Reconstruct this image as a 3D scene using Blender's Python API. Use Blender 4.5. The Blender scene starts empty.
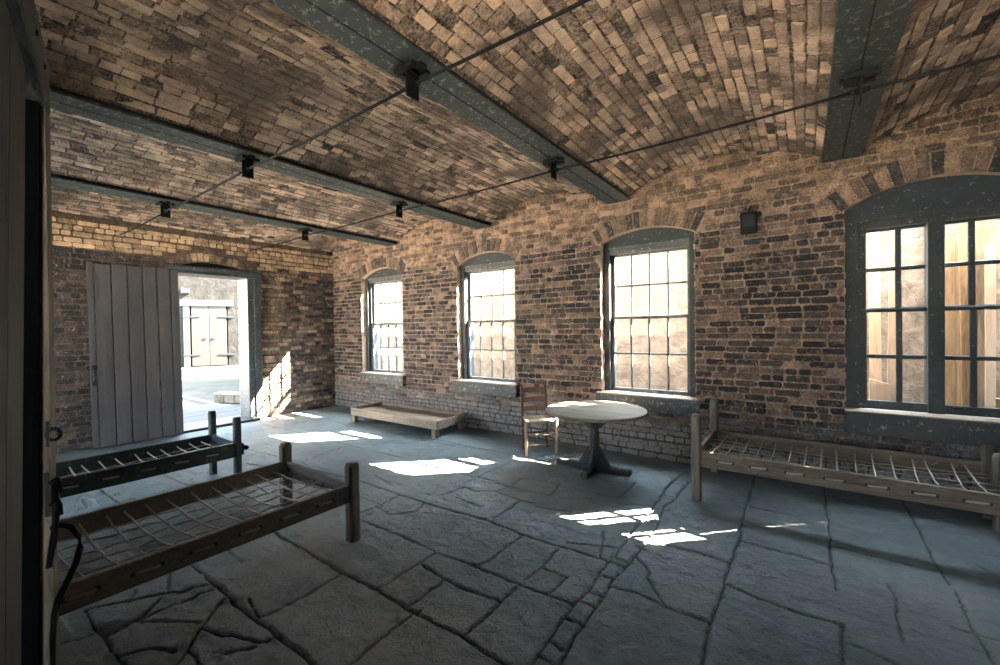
import bpy, math, random
import numpy as np
from mathutils import Vector, Matrix
rnd = random.Random(7)
COL = bpy.context.scene.collection
sin, cos, rad = math.sin, math.cos, math.radians

# ------------------------------------------------------------------ helpers
class MB:
    """collects geometry, linked as ONE mesh object"""
    def __init__(s): s.v=[]; s.f=[]; s.m=[]; s.t=[]; s.sm=[]
    def add(s, vs, fs, mat=0, tint=0.5, smooth=False):
        b=len(s.v); s.v.extend([tuple(p) for p in vs])
        s.t.extend([tint]*len(vs) if not hasattr(tint,'__len__') else tint)
        for f in fs: s.f.append(tuple(i+b for i in f)); s.m.append(mat); s.sm.append(smooth)
    def box(s, lo, hi, mat=0, tint=0.5, M=None, ch=0.0, jit=0.0):
        x0,y0,z0=lo; x1,y1,z1=hi
        if ch<=0:
            vs=[(x0,y0,z0),(x1,y0,z0),(x1,y1,z0),(x0,y1,z0),(x0,y0,z1),(x1,y0,z1),(x1,y1,z1),(x0,y1,z1)]
            fs=[(0,3,2,1),(4,5,6,7),(0,1,5,4),(1,2,6,5),(2,3,7,6),(3,0,4,7)]
        else:
            c=min(ch,(x1-x0)*.45,(y1-y0)*.45,(z1-z0)*.45)
            vs=[];idx={}
            for i,X in enumerate((x0,x1)):
                for j,Y in enumerate((y0,y1)):
                    for k,Z in enumerate((z0,z1)):
                        sx,sy,sz=(1,-1)[i]*c,(1,-1)[j]*c,(1,-1)[k]*c
                        idx[i,j,k]=len(vs)
                        vs+= [(X,Y+sy,Z+sz),(X+sx,Y,Z+sz),(X+sx,Y+sy,Z)]
            fs=[]
            g=lambda i,j,k,a: idx[i,j,k]+a
            for i in (0,1):
                q=[g(i,0,0,0),g(i,1,0,0),g(i,1,1,0),g(i,0,1,0)]; fs.append(q if i else q[::-1])
                q=[g(0,i,0,1),g(1,i,0,1),g(1,i,1,1),g(0,i,1,1)]; fs.append(q if not i else q[::-1])
                q=[g(0,0,i,2),g(1,0,i,2),g(1,1,i,2),g(0,1,i,2)]; fs.append(q if i else q[::-1])
            for a in (0,1):
                for b in (0,1):
                    fs.append([g(a,b,0,0),g(a,b,1,0),g(a,b,1,1),g(a,b,0,1)])
                    fs.append([g(a,0,b,0),g(a,1,b,0),g(a,1,b,2),g(a,0,b,2)])
                    fs.append([g(0,a,b,1),g(1,a,b,1),g(1,a,b,2),g(0,a,b,2)])
                    for k in (0,1): 
                        if b==0 and True: pass
            for i in (0,1):
                for j in (0,1):
                    for k in (0,1): fs.append([g(i,j,k,0),g(i,j,k,1),g(i,j,k,2)])
        if jit: vs=[(a+rnd.uniform(-jit,jit),b+rnd.uniform(-jit,jit),c_+rnd.uniform(-jit,jit)) for a,b,c_ in vs]
        if M is not None: vs=[M@Vector(p) for p in vs]
        s.add(vs,fs,mat,tint)
    def prism(s, poly, ax, a, b, mat=0, tint=0.5, M=None):
        """poly of 2-D points extruded along axis ax from a to b"""
        n=len(poly)
        def p3(p,t):
            return {'x':(t,p[0],p[1]),'y':(p[0],t,p[1]),'z':(p[0],p[1],t)}[ax]
        vs=[p3(p,a) for p in poly]+[p3(p,b) for p in poly]
        fs=[tuple(range(n))[::-1],tuple(range(n,2*n))]+[(i,(i+1)%n,n+(i+1)%n,n+i) for i in range(n)]
        if M is not None: vs=[M@Vector(p) for p in vs]
        s.add(vs,fs,mat,tint)
    def lathe(s, prof, seg=16, mat=0, M=None, tint=.5, smooth=True, rot=0):
        """profile of (radius, z)"""
        vs=[];n=len(prof)
        for r,z in prof:
            for k in range(seg):
                a=2*math.pi*k/seg+rot; vs.append((r*cos(a),r*sin(a),z))
        fs=[]
        for i in range(n-1):
            for k in range(seg):
                fs.append((i*seg+k,i*seg+(k+1)%seg,(i+1)*seg+(k+1)%seg,(i+1)*seg+k))
        fs.append(tuple(range(seg))[::-1]); fs.append(tuple((n-1)*seg+k for k in range(seg)))
        if M is not None: vs=[M@Vector(p) for p in vs]
        s.add(vs,fs,mat,tint,smooth)
    def tube(s, pts, r, seg=6, mat=0, tint=.5):
        pts=[Vector(p) for p in pts]; n=len(pts); vs=[]
        R=r if hasattr(r,'__len__') else [r]*n
        up=Vector((0,0,1))
        for i,p in enumerate(pts):
            d=(pts[min(i+1,n-1)]-pts[max(i-1,0)]).normalized()
            u=d.cross(up)
            if u.length<.05: u=d.cross(Vector((1,0,0)))
            u.normalize(); w=u.cross(d).normalized()
            for k in range(seg):
                a=2*math.pi*k/seg; vs.append(p+u*(R[i]*cos(a))+w*(R[i]*sin(a)))
        fs=[(i*seg+k,i*seg+(k+1)%seg,(i+1)*seg+(k+1)%seg,(i+1)*seg+k) for i in range(n-1) for k in range(seg)]
        fs.append(tuple(range(seg))[::-1]); fs.append(tuple((n-1)*seg+k for k in range(seg)))
        s.add(vs,fs,mat,tint,True)
    def build(s, name, mats, parent=None, kind=None, sub=0):
        me=bpy.data.meshes.new(name); me.from_pydata(s.v,[],s.f)
        if not isinstance(mats,(list,tuple)): mats=[mats]
        for m in mats: me.materials.append(m)
        me.polygons.foreach_set('material_index',s.m); me.polygons.foreach_set('use_smooth',s.sm)
        at=me.attributes.new('tint','FLOAT','POINT'); at.data.foreach_set('value',np.array(s.t,dtype=np.float32))
        me.update()
        import bmesh
        if len(s.v)<60000:
            bm=bmesh.new(); bm.from_mesh(me); bmesh.ops.recalc_face_normals(bm,faces=bm.faces); bm.to_mesh(me); bm.free()
        o=bpy.data.objects.new(name,me); COL.objects.link(o)
        if parent is not None: o.parent=parent
        if kind: o['kind']=kind
        return o
def empty(name, loc=(0,0,0), rz=0, kind=None):
    o=bpy.data.objects.new(name,None); COL.objects.link(o); o.location=loc; o.rotation_euler=(0,0,rz)
    o.empty_display_size=.1
    if kind: o['kind']=kind
    return o
def tag(o, label, cat, group=None, kind=None):
    o['label']=label; o['category']=cat
    if group: o['group']=group
    if kind: o['kind']=kind
    return o

# ------------------------------------------------------------------ materials
def nodes(name):
    m=bpy.data.materials.new(name); m.use_nodes=True; nt=m.node_tree; nt.nodes.clear()
    out=nt.nodes.new('ShaderNodeOutputMaterial'); return m,nt,out
def N(nt,t,**k):
    n=nt.nodes.new(t)
    for a,b in k.items():
        if a in n.bl_rna.properties: setattr(n,a,b)
    return n
def ramp(nt,fac,stops):
    r=nt.nodes.new('ShaderNodeValToRGB'); e=r.color_ramp.elements
    while len(e)<len(stops): e.new(.5)
    for i,(p,c) in enumerate(stops):
        e[i].position=p; e[i].color=(c[0],c[1],c[2],1) if hasattr(c,'__len__') else (c,c,c,1)
    nt.links.new(fac,r.inputs[0]); return r.outputs[0]
def noise(nt,vec,scale,detail=4,rough=.6,dist=0):
    n=nt.nodes.new('ShaderNodeTexNoise'); n.inputs['Scale'].default_value=scale; n.inputs['Detail'].default_value=detail
    n.inputs['Roughness'].default_value=rough; n.inputs['Distortion'].default_value=dist
    if vec is not None: nt.links.new(vec,n.inputs['Vector'])
    return n.outputs['Fac']
def mapping(nt,scale=(1,1,1),obj=True):
    tc=nt.nodes.new('ShaderNodeTexCoord'); mp=nt.nodes.new('ShaderNodeMapping'); mp.inputs['Scale'].default_value=scale
    nt.links.new(tc.outputs['Object' if obj else 'Generated'],mp.inputs['Vector']); return mp.outputs[0]
def mathn(nt,op,a,b=None,c=None):
    n=nt.nodes.new('ShaderNodeMath'); n.operation=op
    for i,x in enumerate((a,b,c)):
        if x is None: continue
        if isinstance(x,(int,float)): n.inputs[i].default_value=x
        else: nt.links.new(x,n.inputs[i])
    return n.outputs[0]
def mix(nt,fac,a,b,mode='MIX'):
    n=nt.nodes.new('ShaderNodeMix'); n.data_type='RGBA'; n.blend_type=mode
    for i,x in ((0,fac),(6,a),(7,b)):
        if isinstance(x,(int,float)): n.inputs[i].default_value=x if i==0 else (x,x,x,1)
        elif isinstance(x,tuple): n.inputs[i].default_value=(x[0],x[1],x[2],1)
        else: nt.links.new(x,n.inputs[i])
    return n.outputs[2]
def finish(nt,out,col,rough=.85,bump=None,bs=.4,bd=.01,metal=0,spec=.3):
    b=nt.nodes.new('ShaderNodeBsdfPrincipled')
    if isinstance(col,tuple): b.inputs['Base Color'].default_value=(col[0],col[1],col[2],1)
    else: nt.links.new(col,b.inputs['Base Color'])
    if isinstance(rough,(int,float)): b.inputs['Roughness'].default_value=rough
    else: nt.links.new(rough,b.inputs['Roughness'])
    b.inputs['Metallic'].default_value=metal; b.inputs['Specular IOR Level'].default_value=spec
    if bump is not None:
        bn=nt.nodes.new('ShaderNodeBump'); bn.inputs['Strength'].default_value=bs; bn.inputs['Distance'].default_value=bd
        nt.links.new(bump,bn.inputs['Height']); nt.links.new(bn.outputs[0],b.inputs['Normal'])
    nt.links.new(b.outputs[0],out.inputs[0]); return b
def attr(nt,name):
    a=nt.nodes.new('ShaderNodeAttribute'); a.attribute_name=name; return a.outputs['Fac']

def brick_material(name, stops, stain, stain_amt=.5, lime=None, lime_top=0, smear=None, sth=.56):
    m,nt,out=nodes(name); v=mapping(nt)
    t=attr(nt,'tint')
    n1=noise(nt,v,9,6,.65); n2=noise(nt,v,60,5,.7); n3=noise(nt,v,1.6,5,.6,.4)
    f=mathn(nt,'ADD',t,mathn(nt,'MULTIPLY',mathn(nt,'SUBTRACT',n1,.5),.9))
    f=mathn(nt,'ADD',f,mathn(nt,'MULTIPLY',mathn(nt,'SUBTRACT',n2,.5),1.1))
    c=ramp(nt,f,stops)
    if smear:
        n4=noise(nt,v,17,7,.72,.6)
        c=mix(nt,mathn(nt,'MULTIPLY',ramp(nt,mathn(nt,'ADD',mathn(nt,'MULTIPLY',n4,.75),mathn(nt,'MULTIPLY',n3,.25)),[(sth-.02,0),(sth+.05,1)]),.8),c,smear)
    sf=ramp(nt,n3,[(.42,0),(.62,1)])
    c=mix(nt,mathn(nt,'MULTIPLY',sf,stain_amt),c,stain,'MIX')
    if lime:
        sx=nt.nodes.new('ShaderNodeSeparateXYZ'); nt.links.new(v,sx.inputs[0])
        h=mathn(nt,'ADD',sx.outputs['Z'],mathn(nt,'MULTIPLY',mathn(nt,'SUBTRACT',n3,.5),.9))
        h=mathn(nt,'ADD',h,mathn(nt,'MULTIPLY',mathn(nt,'SUBTRACT',n1,.5),.5))
        lf=ramp(nt,mathn(nt,'DIVIDE',h,lime_top*2),[(.28,.95),(.60,0)])
        c=mix(nt,mathn(nt,'MULTIPLY',lf,ramp(nt,n2,[(.36,.25),(.58,1)])),c,lime)
    hb=mathn(nt,'ADD',n2,mathn(nt,'MULTIPLY',n1,2.2))
    finish(nt,out,c,.92,hb,1.0,.022,spec=.15)
    return m
def wood(name,c0,c1,axis='z',scale=1.0,rough=.75,grain=1.0,bs=.35,spec=.3):
    m,nt,out=nodes(name)
    sc={'x':(1.5,14,14),'y':(14,1.5,14),'z':(14,14,1.2)}[axis]
    v=mapping(nt,tuple(a*scale for a in sc))
    n1=noise(nt,v,2.2,7,.62,.8); v2=mapping(nt); n2=noise(nt,v2,2.5,4,.6)
    v3=mapping(nt,tuple(a*scale*5 for a in sc)); n3=noise(nt,v3,2,4,.7)
    f=mathn(nt,'ADD',mathn(nt,'MULTIPLY',n1,.7),mathn(nt,'MULTIPLY',n2,.35))
    f=mathn(nt,'ADD',f,mathn(nt,'MULTIPLY',mathn(nt,'SUBTRACT',n3,.5),.4*grain))
    f=mathn(nt,'ADD',f,mathn(nt,'MULTIPLY',mathn(nt,'SUBTRACT',attr(nt,'tint'),.5),.5))
    c=ramp(nt,f,[(.3,c0),(.7,c1)])
    finish(nt,out,c,rough,n3,bs,.004,spec=spec); return m
def painted(name,c0,c1,flecks=0.0,fleck=(.5,.52,.5),rough=.5,bs=.3):
    m,nt,out=nodes(name); v=mapping(nt)
    n1=noise(nt,v,3,5,.6); n2=noise(nt,v,45,5,.75); n3=noise(nt,v,140,2,.5)
    c=ramp(nt,mathn(nt,'ADD',mathn(nt,'MULTIPLY',n1,.6),mathn(nt,'MULTIPLY',n2,.4)),[(.35,c0),(.65,c1)])
    if flecks:
        lf=ramp(nt,noise(nt,v,22,6,.75),[(.60-flecks*.06,0),(.64-flecks*.06,1)])
        c=mix(nt,mathn(nt,'MULTIPLY',lf,.7),c,fleck)
    finish(nt,out,c,rough,n2,bs,.006); return m
def iron(name='black wrought iron',c=(.004,.0055,.007)):
    m,nt,out=nodes(name); v=mapping(nt); n2=noise(nt,v,60,4,.7)
    cc=ramp(nt,n2,[(.3,c),(.7,(c[0]*2.2+.003,c[1]*2+.003,c[2]*2+.003))])
    finish(nt,out,cc,.55,n2,.4,.003,metal=.3); return m

M={}
# vault bricks: tan, patchy; wall bricks: slate brown in pale mortar
M['brick']=brick_material('handmade wall brick',[(.0,(.028,.034,.044)),(.30,(.09,.084,.086)),(.60,(.245,.178,.142)),(.98,(.63,.44,.325))],(.07,.06,.06),.35,(.36,.37,.37),.5,(.46,.34,.265),.565)
M['mortar']=brick_material('lime mortar',[(.30,(.06,.055,.055)),(.50,(.38,.28,.22)),(.75,(.74,.55,.42))],(.20,.165,.14),.5,(.03,.035,.04),.5)
M['brickB']=brick_material('back wall brick',[(.02,(.03,.032,.036)),(.36,(.10,.082,.075)),(.62,(.28,.20,.145)),(.98,(.72,.53,.36))],(.07,.06,.065),.25,smear=(.46,.35,.25),sth=.58)
M['mortarB']=brick_material('dark back wall joint',[(.2,(.03,.028,.028)),(.5,(.12,.09,.07)),(.9,(.36,.26,.18))],(.04,.038,.04),.4)
M['vault']=brick_material('vault brick',[(-.0,(.07,.066,.072)),(.24,(.32,.245,.21)),(.52,(.72,.535,.42)),(.95,(.97,.78,.63))],(.16,.13,.12),.85,smear=(.82,.62,.48),sth=.55)
M['vjoint']=brick_material('vault mortar',[(.38,(.03,.028,.03)),(.56,(.26,.20,.165)),(.78,(.78,.59,.46))],(.14,.12,.115),.7)
M['beam']=painted('flaking teal grey beam paint',(.024,.036,.041),(.055,.073,.078),.7,(.26,.28,.26))
M['trimgrey']=painted('blue grey woodwork paint',(.030,.038,.045),(.06,.071,.077),.15,(.3,.3,.28))
M['sillgrey']=painted('worn grey sill paint',(.05,.062,.07),(.115,.128,.13),.6,(.45,.40,.32))
M['trimdark']=painted('dark blue woodwork paint',(.018,.029,.036),(.04,.056,.066),.1,(.2,.2,.2))
M['sash']=painted('grey sash paint',(.09,.10,.105),(.18,.185,.18),.3,(.5,.47,.4))
M['sashdark']=painted('dark sash paint',(.02,.031,.038),(.042,.058,.066),.1,(.2,.2,.2))
M['iron']=iron()
M['leaf']=wood('grey painted door boards',(.036,.036,.040),(.075,.073,.075),'z',.6,.6)
M['neardoor']=wood('weathered dark boards',(.025,.032,.037),(.07,.078,.082),'z',1.0,.8,1.2)
M['nearpost']=wood('worn post wood',(.05,.052,.052),(.20,.165,.125),'z',1.0,.7,1.4)
M['neardark']=wood('nearly black gap shade',(.0012,.0016,.002),(.003,.0035,.0042),'z',1.0,.95,spec=0)
M['nearbeam']=wood('streaky beam wood',(.008,.011,.014),(.11,.118,.118),'x',1.3,.8,2.2)
M['bedwood']=wood('old grey brown bed timber',(.062,.060,.059),(.20,.185,.17),'y',1.0,.75,1.3)
M['bedwoodx']=wood('old brown bed timber',(.07,.057,.048),(.24,.19,.15),'x',1.0,.75,1.3)
M['bedpost']=wood('bed post timber',(.055,.051,.049),(.22,.188,.162),'z',1.0,.7,1.2)
M['teal']=painted('dark blue green bed paint',(.02,.033,.037),(.045,.062,.066),.2,(.2,.2,.19))
M['cot']=wood('pale worn cot timber',(.13,.10,.08),(.38,.30,.225),'x',.8,.75,1.2)
M['rope']=wood('grey hemp rope',(.20,.19,.17),(.46,.42,.36),'x',6,.9)
M['sillwood']=wood('pale sunlit worn sill board',(.20,.165,.13),(.46,.38,.29),'x',1.0,.6,1.0)
M['tabletop']=wood('scrubbed table boards',(.08,.073,.058),(.215,.19,.145),'x',.9,.6,1.3)
M['tablebase']=wood('dark table base',(.025,.032,.035),(.07,.078,.08),'z',1.0,.6)
M['chair']=wood('chair wood',(.07,.038,.028),(.16,.085,.06),'z',1.0,.5)
M['chairpale']=wood('sunlit pale chair rails',(.22,.15,.10),(.5,.37,.26),'z',1.0,.55)  # paler chair wood, the sun strip on the front legs put into colour
M['rush']=wood('rush seat',(.30,.25,.18),(.68,.58,.42),'x',3,.8,1.5)
M['pine']=wood('raw pine boards',(.10,.066,.035),(.30,.225,.135),'z',.8,.7,1.0)
M['pale']=wood('bleached boards',(.20,.165,.12),(.36,.31,.24),'z',.8,.7,.8)
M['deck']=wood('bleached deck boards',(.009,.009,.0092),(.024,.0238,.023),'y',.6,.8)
def rubble(name,c0,c1,sc=7):
    m,nt,out=nodes(name); v=mapping(nt); n=noise(nt,v,sc,8,.7,.5); n2=noise(nt,v,1.5,4,.6)
    c=ramp(nt,mathn(nt,'ADD',mathn(nt,'MULTIPLY',n,.7),mathn(nt,'MULTIPLY',n2,.3)),[(.32,c0),(.66,c1)])
    finish(nt,out,c,.95,n,.9,.05,spec=.1); return m
M['rubble']=rubble('rough rampart masonry',(.04,.036,.03),(.16,.14,.115))
M['plasterwall']=rubble('pale plastered rampart',(.06,.054,.044),(.20,.18,.145),6)
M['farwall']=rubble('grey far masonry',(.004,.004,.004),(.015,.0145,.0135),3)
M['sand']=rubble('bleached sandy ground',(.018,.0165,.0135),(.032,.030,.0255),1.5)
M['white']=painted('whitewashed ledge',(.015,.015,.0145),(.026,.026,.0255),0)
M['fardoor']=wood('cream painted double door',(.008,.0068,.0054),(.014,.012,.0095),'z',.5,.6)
M['hole']=painted('dark hole and recess paint',(.01,.013,.016),(.02,.025,.03),0)  # flat dark, painted shade of rope holes, also web, plate and arch board
# dirty glass
def glass(name,dirt,tintc=(.95,.9,.8)):
    m,nt,out=nodes(name); v=mapping(nt,(6,6,1.6)); v2=mapping(nt)
    n1=noise(nt,v,3,7,.7,.6); n2=noise(nt,v2,40,4,.8)
    fac=ramp(nt,mathn(nt,'ADD',mathn(nt,'MULTIPLY',n1,.75),mathn(nt,'MULTIPLY',n2,.25)),[(.36,dirt*.35),(.66,min(1,dirt*2.2))])
    tr=nt.nodes.new('ShaderNodeBsdfTransparent'); tl=nt.nodes.new('ShaderNodeBsdfTranslucent'); tl.inputs[0].default_value=(*tintc,1)
    gl=nt.nodes.new('ShaderNodeBsdfGlossy'); gl.inputs['Roughness'].default_value=.08
    s1=nt.nodes.new('ShaderNodeMixShader'); s2=nt.nodes.new('ShaderNodeMixShader'); s2.inputs[0].default_value=.05
    nt.links.new(fac,s1.inputs[0]); nt.links.new(tr.outputs[0],s1.inputs[1]); nt.links.new(tl.outputs[0],s1.inputs[2])
    nt.links.new(s1.outputs[0],s2.inputs[1]); nt.links.new(gl.outputs[0],s2.inputs[2]); nt.links.new(s2.outputs[0],out.inputs[0]); return m
M['glass']=glass('dusty window glass',.005,(.62,.57,.46))
M['glassclear']=glass('fairly clean window glass',.004)
# flagstones: worn blue grey sandstone, dirt in the joints (attribute)
def flag():
    m,nt,out=nodes('worn flagstone'); v=mapping(nt)
    n1=noise(nt,v,1.1,5,.6,.3); n2=noise(nt,v,9,8,.68,.5); n3=noise(nt,v,70,5,.7)
    f=mathn(nt,'ADD',mathn(nt,'MULTIPLY',n1,.38),mathn(nt,'MULTIPLY',n2,.47))
    f=mathn(nt,'ADD',f,mathn(nt,'MULTIPLY',n3,.15))
    f=mathn(nt,'ADD',f,mathn(nt,'MULTIPLY',mathn(nt,'SUBTRACT',attr(nt,'tint'),.5),.35))
    c=ramp(nt,f,[(.34,(.062,.092,.106)),(.5,(.135,.175,.187)),(.66,(.235,.275,.275))])
    c=mix(nt,attr(nt,'joint'),c,(.012,.014,.016))
    finish(nt,out,c,ramp(nt,n2,[(.3,.45),(.7,.75)]),mathn(nt,'ADD',n3,mathn(nt,'MULTIPLY',n2,3.0)),1.0,.014,spec=.4); return m
M['flag']=flag()

# ------------------------------------------------------------------ camera (calibrated on the room's own lines)
F0=422.03; yaw,pitch,roll=rad(126.0087),rad(-.665),rad(-.826)
CAM=Vector((7.629,-4.867,1.5))
fw=Vector((cos(yaw)*cos(pitch),sin(yaw)*cos(pitch),sin(pitch))); r0=Vector((sin(yaw),-cos(yaw),0)); u0=r0.cross(fw)
rt=r0*cos(roll)+u0*sin(roll); up=-r0*sin(roll)+u0*cos(roll)
cd=bpy.data.cameras.new('camera'); cam=bpy.data.objects.new('camera',cd); COL.objects.link(cam)
cd.sensor_width=36; cd.lens=F0/1000*36; cd.clip_start=.02; cd.clip_end=200
mw=Matrix.Identity(4)
for i in range(3): mw[i][0]=rt[i]; mw[i][1]=up[i]; mw[i][2]=-fw[i]; mw[i][3]=CAM[i]
cam.matrix_world=mw; bpy.context.scene.camera=cam
def flpt(x,y,z=0.0):
    """measured spot of the photograph to its place on the floor"""
    d=fw*F0+rt*(x-500)-up*(y-332.5); t=(z-CAM.z)/d.z; p=CAM+d*t; return (p.x,p.y)

# ------------------------------------------------------------------ floor: flagstones with traced joints
J=[ # (half width mm, [points])
 (6,[(300,433),(345,444),(420,462),(455,472),(492,480),(525,492)]),
 (5,[(262,424),(340,441)]),(5,[(400,432),(470,446),(560,464)]),(5,[(335,413),(420,440),(500,452)]),
 (8,[(317,470),(360,481),(400,495),(430,504),(490,521),(522,534),(565,547),(610,560),(625,566)]),
 (9,[(362,520),(387,529),(410,539),(437,551),(475,565),(520,584),(550,595),(574,605)]),
 (12,[(240,518),(275,532),(295,544),(312,555),(337,569),(377,589),(410,609),(462,635),(500,660),(512,667)]),
 (13,[(180,555),(196,567),(219,587),(240,606),(273,631),(300,650),(318,668)]),
 (7,[(377,589),(405,571),(435,552)]),(6,[(410,604),(442,580)]),(10,[(424,564),(442,577),(462,586),(500,600)]),
 (8,[(462,635),(500,602),(516,586)]),(7,[(260,616),(277,610),(310,591),(340,574)]),(9,[(248,598),(260,616)]),
 (7,[(340,670),(375,642),(410,615),(420,608)]),(8,[(250,639),(262,640),(277,634)]),
 (4,[(376,505),(390,514),(415,512),(423,504)]),(5,[(358,513),(380,505),(400,495)]),(5,[(437,497),(465,486)]),
 (4,[(467,502),(482,507)]),(7,[(490,521),(520,500),(535,503)]),(6,[(510,485),(525,477),(560,484),(550,495),(530,491),(510,485)]),
 (6,[(496,491),(520,500)]),(6,[(496,491),(510,485)]),(4,[(550,495),(562,490),(572,491)]),(5,[(537,506),(557,509),(571,511)]),
 (5,[(447,494),(462,486),(475,490),(496,491)]),(3,[(455,497),(480,508)]),(6,[(620,496),(637,482)]),(4,[(580,490),(620,497)]),
 (4,[(567,542),(602,545),(622,547)]),(4,[(604,531),(601,550),(600,557)]),
 (7,[(525,579),(540,566),(557,549)]),(8,[(540,566),(567,577)]),(6,[(549,592),(567,577)]),(6,[(477,564),(487,561),(520,536)]),
 (7,[(529,668),(550,637),(572,606),(590,587),(607,562),(622,545),(636,526),(646,516),(654,506),(670,484),(680,476),(687,471)]),
 (9,[(558,669),(577,632),(595,607),(602,597),(615,577),(635,555),(648,538),(656,528),(662,508),(676,498),(688,482)]),
 (9,[(540,656),(553,664)]),(8,[(550,639),(562,650)]),(12,[(567,617),(585,624)]),(10,[(579,601),(595,606)]),(6,[(589,591),(605,596)]),(9,[(602,574),(615,578)]),
 (6,[(617,557),(630,562)]),(6,[(636,545),(646,549)]),(5,[(640,531),(652,535)]),(5,[(648,519),(660,523)]),(5,[(655,508),(667,511)]),(5,[(664,495),(676,498)]),(5,[(672,483),(684,486)]),
 (6,[(636,554),(650,571),(647,575),(655,590),(667,605)]),(9,[(612,586),(640,594),(667,606),(712,622)]),
 (7,[(655,541),(700,552),(728,562)]),
 (9,[(755,475),(748,500),(743,518),(738,540),(730,562),(721,593),(712,622),(700,668)]),
 (7,[(740,540),(770,548),(800,555),(814,559),(831,565)]),(10,[(727,583),(752,596),(798,613),(842,625),(843,667)]),
 (8,[(824,486),(830,535),(831,565),(836,589)]),(7,[(832,544),(870,555),(937,570)]),(9,[(902,498),(922,537),(934,560),(950,584)]),
 (5,[(888,585),(898,599),(895,612),(904,642)]),(6,[(955,592),(978,636),(994,664)]),(4,[(950,627),(1003,641)]),(5,[(843,641),(876,655),(900,666)]),
 (4,[(975,563),(1003,578)]),(3,[(752,507),(800,517)]),(6,[(590,497),(620,503),(654,506)]),
 (9,[(86,610),(98,628),(108,640),(126,668)]),(6,[(48,650),(98,629)]),(8,[(90,609),(166,593),(216,583)]),(6,[(172,560),(170,576),(168,593)]),
 (5,[(130,602),(136,588)]),(9,[(102,633),(138,620),(160,598)]),(8,[(141,619),(190,596),(222,587)]),(7,[(141,621),(200,622)]),
 (6,[(118,656),(150,649),(176,650)]),(8,[(172,667),(186,648),(200,628),(214,610),(224,598)]),(7,[(188,648),(204,668)]),
 (9,[(200,626),(220,632),(255,640)]),(9,[(224,653),(255,645)]),(8,[(190,562),(218,586)]),(6,[(228,550),(242,562)]),
 (8,[(96,486),(122,504)]),(5,[(122,502),(159,492),(200,482)]),(5,[(162,474),(188,486)]),(6,[(60,520),(122,503)]),
 (4,[(375,475),(392,485)]),(4,[(462,484),(482,474)]),(5,[(240,447),(300,462),(330,470)]),(5,[(246,463),(280,470)]),
 (4,[(365,447),(395,440)]),(4,[(300,462),(345,446)]),(4,[(440,451),(462,443)]),(5,[(562,455),(600,449)]),(4,[(300,414),(345,424),(350,428)]),
 (5,[(480,475),(512,461)]),(4,[(420,438),(445,431)]),(4,[(250,432),(290,424),(320,419)]),(4,[(237,458),(262,452)]),
]
def axis(segs):
    out=[]
    for a,b,st in segs: out+=list(np.arange(a,b-1e-9,st))
    return np.array(out+[segs[-1][1]])
gx=axis([(-.3,3.4,.02),(3.4,4.6,.012),(4.6,9.0,.0085),(9.0,10.4,.03)]); gy=axis([(-7.6,-5.05,.05),(-5.05,-4.6,.02),(-4.6,-1.6,.0085),(-1.6,.05,.013)])
GX,GY=np.meshgrid(gx,gy,indexing='ij')
rng=np.random.default_rng(3)
def vnoise(X,Y,s,seed):
    r=np.random.default_rng(seed); T=r.random((256,256)); x=X/s+50; y=Y/s+50
    xi=np.floor(x).astype(int); yi=np.floor(y).astype(int); fx=x-xi; fy=y-yi; fx=fx*fx*(3-2*fx); fy=fy*fy*(3-2*fy)
    a=T[xi%256,yi%256];b=T[(xi+1)%256,yi%256];c=T[xi%256,(yi+1)%256];d=T[(xi+1)%256,(yi+1)%256]
    return (a*(1-fx)+b*fx)*(1-fy)+(c*(1-fx)+d*fx)*fy-.5
wob=.012
WX=GX+wob*vnoise(GX,GY,.09,1)+.009*vnoise(GX,GY,.03,2); WY=GY+wob*vnoise(GX,GY,.09,3)+.009*vnoise(GX,GY,.03,4)
H=np.zeros_like(GX); JT=np.zeros_like(GX); TN=.5+.5*vnoise(GX,GY,.9,11)
for hw,pts in J:
    P=[flpt(*p) for p in pts]
    w=hw/1000*.42
    for (ax,ay),(bx,by) in zip(P[:-1],P[1:]):
        x0,x1=min(ax,bx)-.15,max(ax,bx)+.15; y0,y1=min(ay,by)-.15,max(ay,by)+.15
        i0,i1=np.searchsorted(gx,[x0,x1]); j0,j1=np.searchsorted(gy,[y0,y1])
        if i1<=i0 or j1<=j0: continue
        X=WX[i0:i1,j0:j1]; Y=WY[i0:i1,j0:j1]
        dx,dy=bx-ax,by-ay; L=dx*dx+dy*dy+1e-12
        t=np.clip(((X-ax)*dx+(Y-ay)*dy)/L,0,1); D=np.hypot(X-ax-t*dx,Y-ay-t*dy)
        ww=w*(1+1.1*vnoise(X,Y,.12,21))
        g=np.clip(1-(D-ww)/.010,0,1); JT[i0:i1,j0:j1]=np.maximum(JT[i0:i1,j0:j1],np.clip(1-(D-ww*.7)/.006,0,1)*np.clip(.35+hw/12,0,1))
        H[i0:i1,j0:j1]=np.minimum(H[i0:i1,j0:j1],-(.006+.0011*hw)*g*g*(3-2*g))
        e=np.exp(-(D/.05)**2); H[i0:i1,j0:j1]+=0
        TN[i0:i1,j0:j1]+=0
chip=vnoise(GX,GY,.16,31)+.6*vnoise(GX,GY,.06,32)+.4*vnoise(GX,GY,.025,33)
left=np.clip((5.9-GX)/.9,0,1)*np.clip((-2.6-GY)/.7,0,1)
H+= .010*vnoise(GX,GY,.55,41)+(.004+.010*left)*chip*(.5+vnoise(GX,GY,.7,42))+.0022*vnoise(GX,GY,.02,43)
ter=vnoise(GX*1.0,GY*2.2,.22,44); H-= (.005+.008*left)*np.clip((ter-.12)*9,0,1)
H=np.minimum(H,.004)
nx,ny=GX.shape
vs=np.stack([GX,GY,H],-1).reshape(-1,3)
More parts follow.
